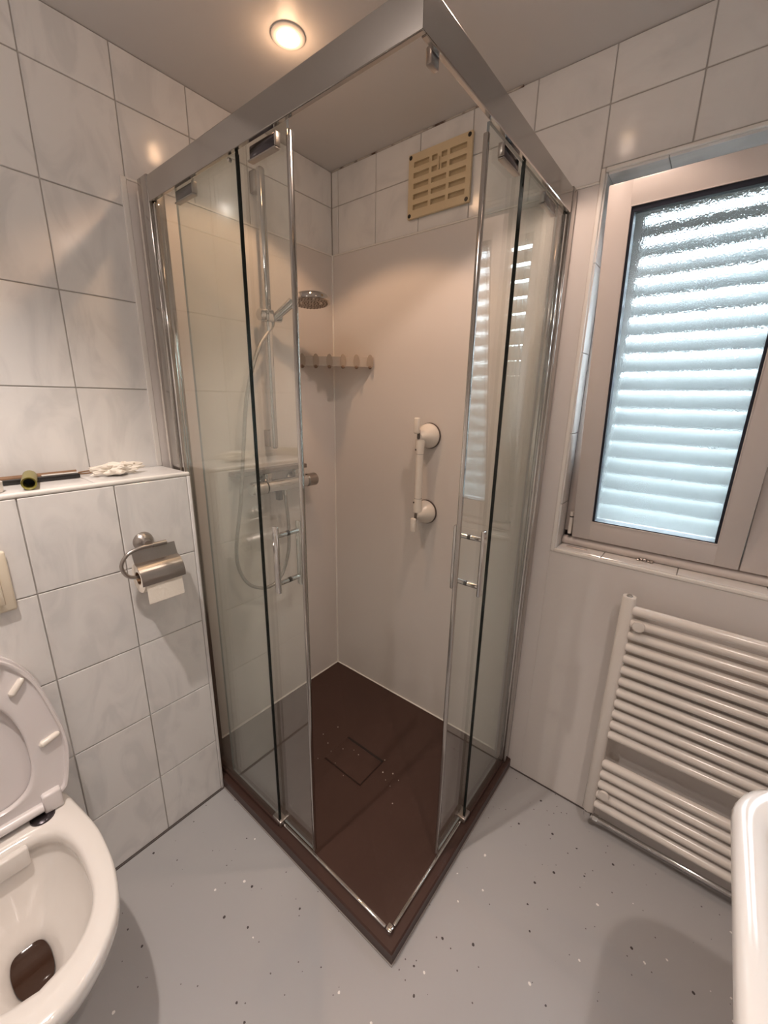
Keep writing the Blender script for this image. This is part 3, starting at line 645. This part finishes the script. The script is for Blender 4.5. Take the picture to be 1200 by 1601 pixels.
# ================================================================== CEILING LAMPS
def downlight(x, y, key, label):
    w, colr = LAMP[key]
    t = thing('ceiling_spotlight', (x, y, CEIL - .006), label, 'ceiling light', 'recessed ceiling spotlights')
    bm = B(); lathe(bm, (x, y, CEIL - .0002), (0, 0, -1), [(.043, 0), (.043, .003), (.038, .006), (.030, .006), (.028, .002), (.028, 0)], 32); obj('trim_ring', bm, PAINT, t, True)
    bm = B(); lathe(bm, (x, y, CEIL - .0002), (0, 0, -1), [(0, .0030), (.012, .0027), (.022, .0016), (.0275, .0005)], 28); obj('lens', bm, BULB, t, True)
    ld = bpy.data.lights.new('spot_beam', 'SPOT'); ld.energy = w; ld.color = colr; ld.spot_size = math.radians(112 if key in ('shower', 'window') else 100); ld.spot_blend = .22 if key in ('shower', 'window') else .75; ld.shadow_soft_size = .022
    lo = bpy.data.objects.new('spot_beam', ld); COL.objects.link(lo); lo.parent = t; lo.location = (0, 0, -.004)
    pd = bpy.data.lights.new('lens_spill', 'POINT'); pd.energy = w * SPILL * (.3 if key == 'window' else 1); pd.color = colr; pd.shadow_soft_size = .024
    po = bpy.data.objects.new('lens_spill', pd); COL.objects.link(po); po.parent = t; po.location = (0, 0, -.03)
    return t
downlight(.386, -.526, 'shower', 'lit round ceiling spotlight above the shower')
downlight(.995, -.44, 'window', 'recessed ceiling spotlight just outside the glass by the window')
downlight(1.75, -1.16, 'basin', 'recessed ceiling spotlight above the washbasin')
downlight(.60, -1.42, 'toilet', 'recessed ceiling spotlight above the toilet')

# ================================================================== RADIATOR
rd = thing('towel_radiator', (1.58, -.06, .07), 'white ladder towel radiator on the wall below the window', 'radiator')
RX0, RX1, RY = 1.285, 1.885, -.066
for xc in (RX0 + .019, RX1 - .019):
    bm = B(); n = 20; rings = []
    sec = [(.019 * math.copysign(abs(math.cos(a)) ** .7, math.cos(a)), .0165 * math.copysign(abs(math.sin(a)) ** .8, math.sin(a))) for a in [2 * PI * k / n for k in range(n)]]
    for z, s in ((.082, .9), (.085, 1), (.897, 1), (.901, .92)): rings.append([Vector((xc + x * s, RY + y * s, z)) for x, y in sec])
    loft(bm, rings, cap0=True, cap1=True); col_ = obj('upright', bm, RAD, rd, True)
    bm = B(); lathe(bm, (xc, RY, .9012), (0, 0, 1), [(0, .004), (.007, .004), (.009, .0015), (.009, 0), (0, 0)], 16); obj('bleed_cap', bm, CHROME, col_, True)
bz = [.862 - .0407 * k for k in range(12)] + [.297 - .0432 * k for k in range(5)]
bm = B(); tube(bm, [(RX0 + .034, RY - .003, 0), (RX1 - .034, RY - .003, 0)], .0145, 20); me = None
b0 = obj('rung', bm, RAD, rd, True); base = b0.location.copy()
for k, z in enumerate(bz):
    o = b0 if k == 0 else b0.copy()
    if k: COL.objects.link(o); o.parent = rd
    o.location = (base.x, base.y, z - .07)
for (x, z, r_) in ((1.335, .842, .017), (1.352, .880 - .02, .0)):
    if r_:
        bm = B(); lathe(bm, (x + .006, -.0062, z - .005), (0, -1, 0), [(0, 0), (.012, 0), (.012, .047), (0, .047)], 18); 
        obj('wall_bracket', bm, RAD, rd, True)
for z in (.823, .186):
    bm = B(); lathe(bm, (1.342, -.083, z), (0, -1, 0), [(0, 0), (.016, 0), (.0165, .004), (.0155, .009), (0, .010)], 22); obj('bracket_knob', bm, RAD, rd, True)
bm = B(); tube(bm, [(1.304, RY, .052), (1.304, RY, .082)], .010, 12); lathe(bm, (1.304, RY, .06), (0, 0, 1), [(0, -.012), (.012, -.012), (.014, -.004), (.014, .004), (.012, .012), (0, .012)], 12)
tube(bm, [(1.304, RY, .058), (1.345, RY, .058)], .009, 12); lathe(bm, (1.33, RY, .058), (1, 0, 0), [(0, -.008), (.013, -.008), (.013, .008), (0, .008)], 6)
obj('valve', bm, CHROME, rd, True)
bm = B(); tube(bm, [(1.345, RY, .058), (1.86, RY, .066)], .0075, 12); obj('supply_pipe', bm, CHROME, rd, True)

# ================================================================== TOILET
tl = thing('toilet', (.44, -1.40, .09), 'white wall-hung toilet bowl with the seat raised', 'toilet')
TC = -1.40; NP = 40
def outline(pts):
    h = spline([Vector((x, w, 0)) for x, w in pts], NP)
    return [(p.x, p.y) for p in h] + [(p.x, -p.y) for p in h[-2:0:-1]]
OUT = outline([(.190, 0), (.190, .10), (.192, .138), (.215, .152), (.258, .158), (.372, .172), (.45, .172), (.523, .165), (.611, .141), (.665, .100), (.700, .050), (.713, 0)])
INN = outline([(.296, 0), (.297, .045), (.306, .078), (.335, .104), (.40, .120), (.47, .121), (.541, .113), (.59, .090), (.625, .052), (.640, 0)])
def ring(o, z, sx=1, sy=1, x0=.19, off=0): return [Vector((x0 + (x - x0) * sx + off, TC + y * sy, z)) for x, y in o]
def mixr(a, b, t, z): return [Vector((p[0] * (1 - t) + q[0] * t, TC + p[1] * (1 - t) + q[1] * t, z)) for p, q in zip(a, b)]
RZ = .412
bm = B()
loft(bm, [ring(OUT, .10, .42, .45), ring(OUT, .13, .52, .60), ring(OUT, .20, .70, .76), ring(OUT, .28, .87, .88), ring(OUT, .345, .965, .965), ring(OUT, .372, .99, .988), ring(OUT, .395, 1, 1), mixr(OUT, INN, .04, RZ - .004), mixr(OUT, INN, .14, RZ),
          mixr(OUT, INN, .80, RZ), mixr(OUT, INN, .95, RZ - .005), mixr(OUT, INN, 1.0, RZ - .014), mixr(OUT, INN, 1.0, RZ - .035), mixr(OUT, INN, .90, RZ - .046), mixr(OUT, INN, .92, RZ - .062)] +
         [ring(INN, z, sx, sy, .296, off) for z, sx, sy, off in ((.32, .97, .98, .004), (.28, .86, .86, .016), (.24, .66, .64, .035), (.215, .50, .48, .05), (.195, .41, .35, .06), (.17, .35, .28, .066), (.14, .30, .24, .070))], cap0=True, cap1=True)
obj('bowl', bm, PORC, tl, True, 60)
bm = B(); loft(bm, [ring(INN, .176, .365, .295, .296, .0645), ring(INN, .180, .365, .295, .296, .0645)], cap0=True, cap1=True); obj('water', bm, WATER, tl)
bm = B(); box(bm, .294, .312, TC - .072, TC + .050, RZ - .062, RZ - .008, .006, 3); obj('flush_outlet', bm, PORC, tl, True)
# seat and lid, raised
SO = [(0, .105), (.006, .135), (.022, .153), (.105, .171), (.17, .172), (.236, .162), (.30, .150), (.348, .135), (.40, .104), (.43, .062), (.443, 0)]
SI = [(.036, 0), (.038, .045), (.06, .078), (.10, .095), (.15, .099), (.21, .096), (.27, .082), (.315, .056), (.34, .024), (.345, 0)]
def half(pts, n): return [(p.x, p.y) for p in spline([Vector((a, b, 0)) for a, b in pts], n)]
so_ = half([(0, 0), (0, .05)] + SO, 44); si_ = half(SI, 44)
so_ = so_ + [(v, -w) for v, w in so_[-2:0:-1]]; si_ = si_ + [(v, -w) for v, w in si_[-2:0:-1]]
LEAN = math.radians(5); HX, HZ = .246, .440
def sp(v, w, d):   # v up the seat, w sideways, d out towards the room
    return Vector((HX - math.sin(LEAN) * v + math.cos(LEAN) * d, TC + w, HZ + math.cos(LEAN) * v + math.sin(LEAN) * d))
def mixs(t, d): return [sp(a[0] * (1 - t) + b[0] * t, a[1] * (1 - t) + b[1] * t, d) for a, b in zip(so_, si_)]
st = None
bm = B(); rg = [mixs(t, d) for t, d in ((.0, -.010), (-.01, -.004), (-.01, .004), (.0, .008), (.07, .008), (.11, .002), (.82, .0045), (.93, .006), (1.0, .003), (1.01, -.004), (.97, -.010))]
loft(bm, rg + [rg[0]]); bmesh.ops.remove_doubles(bm, verts=bm.verts, dist=1e-6); st = obj('seat', bm, SEATM, tl, True, 60)
for (v0, w0, v1, w1) in ((.318, .094, .352, .122), (.160, .120, .172, .163), (.318, -.094, .352, -.122), (.160, -.120, .172, -.163)):
    bm = B(); a_, b_ = sp(v0, w0, .006), sp(v1, w1, .006)
    tube(bm, [a_, a_.lerp(b_, .12), a_.lerp(b_, .88), b_], .006, 12, rs=[.004, .0085, .0075, .004]); obj('bumper', bm, WHITEPL, st, True)
bm = B(); lid_o = [(v * 1.012 - .002, w * 1.02) for v, w in so_]
loft(bm, [[sp(v, w, -.030) for v, w in lid_o], [sp(v, w, -.015) for v, w in lid_o], [sp(.22 + (v - .22) * .9, w * .9, -.0135) for v, w in lid_o]], cap0=True, cap1=True); obj('lid', bm, SEATM, tl, True)
bm = B(); tube(bm, [(HX + .006, TC - .085, HZ - .004), (HX + .006, TC + .098, HZ - .004)], .0125, 16); obj('hinge_bar', bm, SEATM, tl, True)
for s in (-1, 1):
    bm = B(); box(bm, HX - .010, HX + .016, TC + s * .118 - .020, TC + s * .118 + .020, RZ + .002, HZ + .030, .006, 3); obj('hinge', bm, SEATM, tl, True)
    bm = B(); lathe(bm, (HX + .010, TC + s * .092, RZ), (0, 0, 1), [(0, 0), (.026, 0), (.025, .004), (.014, .007), (0, .007)], 24); obj('hinge_base', bm, DARKCHR, tl, True)
# flush plate
fp = thing('flush_plate', (.19, -1.372, .955), 'cream plastic flush plate on the tiled wall above the toilet', 'flush plate')
bm = B(); box(bm, D, D + .012, -1.494, -1.252, .955, 1.103, .0058, 3); obj('plate', bm, FLUSH, fp, True)
for y0, y1 in ((-1.475, -1.385), (-1.377, -1.272)):
    bm = B(); box(bm, D + .0122, D + .017, y0, y1, .975, 1.083, .002, 2); obj('button', bm, FLUSH, fp, True)
# paper holder and roll
ph = thing('toilet_roll_holder', (.21, -.955, .95), 'brushed steel toilet roll holder with a cover flap', 'toilet roll holder')
PY, PZ = -.957, 1.046
bm = B(); lathe(bm, (D, PY, PZ), (1, 0, 0), [(0, 0), (.028, 0), (.027, .004), (.022, .012), (.012, .018), (.010, .034), (0, .034)], 28); obj('rosette', bm, STEEL, ph, True)
TX_ = D + .040
U = spline([(TX_, PY + .040, PZ - .004), (TX_, PY + .0, PZ - .004), (TX_, PY - .025, PZ - .004), (TX_, PY - .058, PZ - .014), (TX_, PY - .077, PZ - .042), (TX_, PY - .068, PZ - .073), (TX_, PY - .045, PZ - .086), (TX_, PY, PZ - .087), (TX_, PY + .078, PZ - .087)], 48)
bm = B(); tube(bm, U, .0052, 12); obj('hoop', bm, STEEL, ph, True)
bm = B(); tube(bm, [(TX_, PY + .008, PZ - .004), (TX_, PY + .046, PZ - .004)], .0068, 14); obj('end_sleeve', bm, STEEL, ph, True)
RC = Vector((TX_, 0, PZ - .091)); RR = .043
def arc(bm, r, a0, a1, n, y0, y1, th, extra=None):
    pr = []
    for k in range(n + 1):
        a = a0 + (a1 - a0) * k / n; pr.append((RC.x + math.cos(a) * r, RC.z + math.sin(a) * r, math.cos(a), math.sin(a)))
    if extra: pr = extra + pr
    A = [[bm.verts.new((x + nx * d, y, z + nz * d)) for (x, z, nx, nz) in pr] for (y, d) in ((y0, 0), (y1, 0), (y1, th), (y0, th))]
    m = len(pr)
    for q in range(4):
        for k in range(m - 1): bm.faces.new((A[q][k], A[q][k + 1], A[(q + 1) % 4][k + 1], A[(q + 1) % 4][k]))
    bm.faces.new([A[q][0] for q in range(4)]); bm.faces.new([A[q][-1] for q in range(4)][::-1])
bm = B(); arc(bm, RR + .004, math.radians(78), math.radians(-12), 10, PY - .048, PY + .070, .0014, extra=[(TX_ - .004, PZ - .010, 0.6, .8), (TX_ + .002, PZ - .030, .7, .7)]); obj('cover_flap', bm, STEEL, ph, True)
rl = thing('toilet_roll', (TX_, PY + .01, RC.z - RR), 'white toilet paper roll hanging in the steel holder', 'toilet roll')
bm = B(); lathe(bm, (RC.x, PY + .011, RC.z), (0, 1, 0), [(.019, -.052), (RR - .001, -.052), (RR, -.050), (RR, .050), (RR - .001, .052), (.019, .052), (.019, -.052)], 36); obj('paper', bm, PAPER, rl, True)
bm = B(); box(bm, RC.x + RR - .0005, RC.x + RR + .0008, PY - .038, PY + .060, RC.z - .066, RC.z + .004, .0003, 1, rot=Matrix.Rotation(math.radians(-4), 3, 'Y'), piv=(RC.x + RR, PY, RC.z)); obj('loose_sheet', bm, PAPER, rl)
bm = B(); lathe(bm, (RC.x, PY + .011, RC.z), (0, 1, 0), [(.0185, -.0515), (.0185, .0515), (.0175, .0515), (.0175, -.0515), (.0185, -.0515)], 24); obj('core', bm, WOOD, rl, True)

# ================================================================== THINGS ON THE LEDGE
Z = ZL + .001
tb = thing('green_tube', (.12, -1.17, Z), 'olive green hollow plastic tube lying on the ledge', 'tube')
bm = B(); c0, c1 = Vector((.163, -1.178, Z + .0155)), Vector((.06, -1.155, Z + .0175)); dd = (c1 - c0); ln = dd.length
lathe(bm, c0, dd, [(.0115, .004), (.0150, 0), (.0155, .003), (.0150, ln), (.0112, ln), (.0112, .004)], 22); obj('tube_wall', bm, OLIVE, tb, True)
bm = B(); lathe(bm, c0, dd, [(0, .05), (.0112, .05), (.0112, .052), (0, .052)], 20); obj('tube_plug', bm, BLACK, tb)
bs = thing('black_bar', (.06, -1.12, Z), 'black flat bar with a pale edge lying along the ledge', 'bar')
R_ = Matrix.Rotation(math.radians(-2), 3, 'Z')
bm = B(); box(bm, .048, .066, -1.30, -1.048, Z, Z + .012, .003, 2, rot=R_, piv=(.05, -1.1, Z)); obj('bar_body', bm, BLACK, bs, True)
bm = B(); box(bm, .049, .056, -1.13, -1.050, Z + .0122, Z + .0155, .001, 2, rot=R_, piv=(.05, -1.1, Z)); obj('pale_edge', bm, SEAL, bs, True)
ws = thing('brown_stick', (.02, -1.1, Z), 'thin brown stick with a loop end along the back of the ledge', 'stick')
bm = B(); tube(bm, [(.018, -1.32, Z + .008), (.018, -1.2, Z + .0085), (.020, -1.045, Z + .009)], .0075, 12); obj('stick_shaft', bm, WOOD, ws, True)
bm = B(); tube(bm, [(.034 + .018 * math.cos(t), -1.022 + .024 * math.sin(t), Z + .008 + .006 * math.cos(t)) for t in [2 * PI * k / 24 for k in range(25)]], .0022, 8, cap=False); obj('loop', bm, WOOD, ws, True)
bm = B(); bmesh.ops.create_icosphere(bm, subdivisions=4, radius=1.0)
from mathutils import noise
for v in bm.verts:
    p = v.co.copy(); n1 = noise.noise(p * 1.7 + Vector((3, 1, 2))); n2 = noise.noise(p * 4.2); n3 = abs(noise.noise(p * 2.6 + Vector((9, 2, 5))))
    r_ = .72 + .45 * n1 + .22 * n2 + .35 * n3
    v.co = Vector((p.x * .034 * r_, p.y * .072 * r_, max(p.z, -.5) * .026 * r_))
lo = min(v.co.z for v in bm.verts); bmesh.ops.translate(bm, verts=bm.verts, vec=(.085, -.962, Z - lo))
tag(obj('crumpled_tissue', bm, PAPER, None, True, 25), 'crumpled white tissue on the ledge beside the brown stick', 'tissue')
cp = thing('white_cup', (.13, -1.24, Z), 'small white cup at the photo edge of the ledge', 'cup')
bm = B(); lathe(bm, (.135, -1.243, Z), (0, 0, 1), [(0, 0), (.020, 0), (.022, .004), (.023, .024), (.021, .024), (.020, .006), (0, .005)], 24); obj('cup_wall', bm, WHITEPL, cp, True)

# ================================================================== WASHBASIN
wb = thing('washbasin', (1.77, -.86, .66), 'white ceramic washbasin at the right edge in front of the radiator', 'washbasin')
def rrect(x0, x1, y0, y1, r, z, n=10, back=.012):
    pts = []
    for (cx, cy, a0, rr_) in ((x0 + r, y1 - r, 90, r), (x0 + r, y0 + r, 180, r), (x1 - back, y0 + back, 270, back), (x1 - back, y1 - back, 0, back)):
        for k in range(n + 1):
            a = math.radians(a0 + 90 * k / n); pts.append(Vector((cx + rr_ * math.cos(a), cy + rr_ * math.sin(a), z)))
    return pts
bx0, bx1, by0, by1 = 1.545, 1.998, -1.18, -.555
bm = B()
loft(bm, [rrect(bx0 + .14, bx1, by0 + .16, by1 - .16, .12, .66), rrect(bx0 + .09, bx1, by0 + .10, by1 - .10, .13, .69), rrect(bx0 + .04, bx1, by0 + .045, by1 - .045, .13, .74), rrect(bx0 + .010, bx1, by0 + .012, by1 - .012, .12, .79), rrect(bx0, bx1, by0, by1, .115, .835), rrect(bx0 + .003, bx1, by0 + .003, by1 - .003, .114, .848), rrect(bx0 + .012, bx1, by0 + .012, by1 - .012, .108, .855),
          rrect(bx0 + .030, bx1 - .09, by0 + .030, by1 - .030, .095, .852, back=.05), rrect(bx0 + .042, bx1 - .10, by0 + .042, by1 - .042, .09, .842, back=.05), rrect(bx0 + .06, bx1 - .11, by0 + .065, by1 - .065, .09, .80, back=.06), rrect(bx0 + .10, bx1 - .14, by0 + .12, by1 - .12, .09, .74, back=.07), rrect(bx0 + .15, bx1 - .18, by0 + .20, by1 - .20, .06, .72, back=.05)], cap0=True, cap1=True)
obj('basin_body', bm, BASINM, wb, True, 60)
bm = B(); lathe(bm, (1.75, -.867, .7202), (0, 0, 1), [(0, .001), (.020, .002), (.023, 0), (0, 0)], 20); obj('waste_plug', bm, CHROME, wb, True)
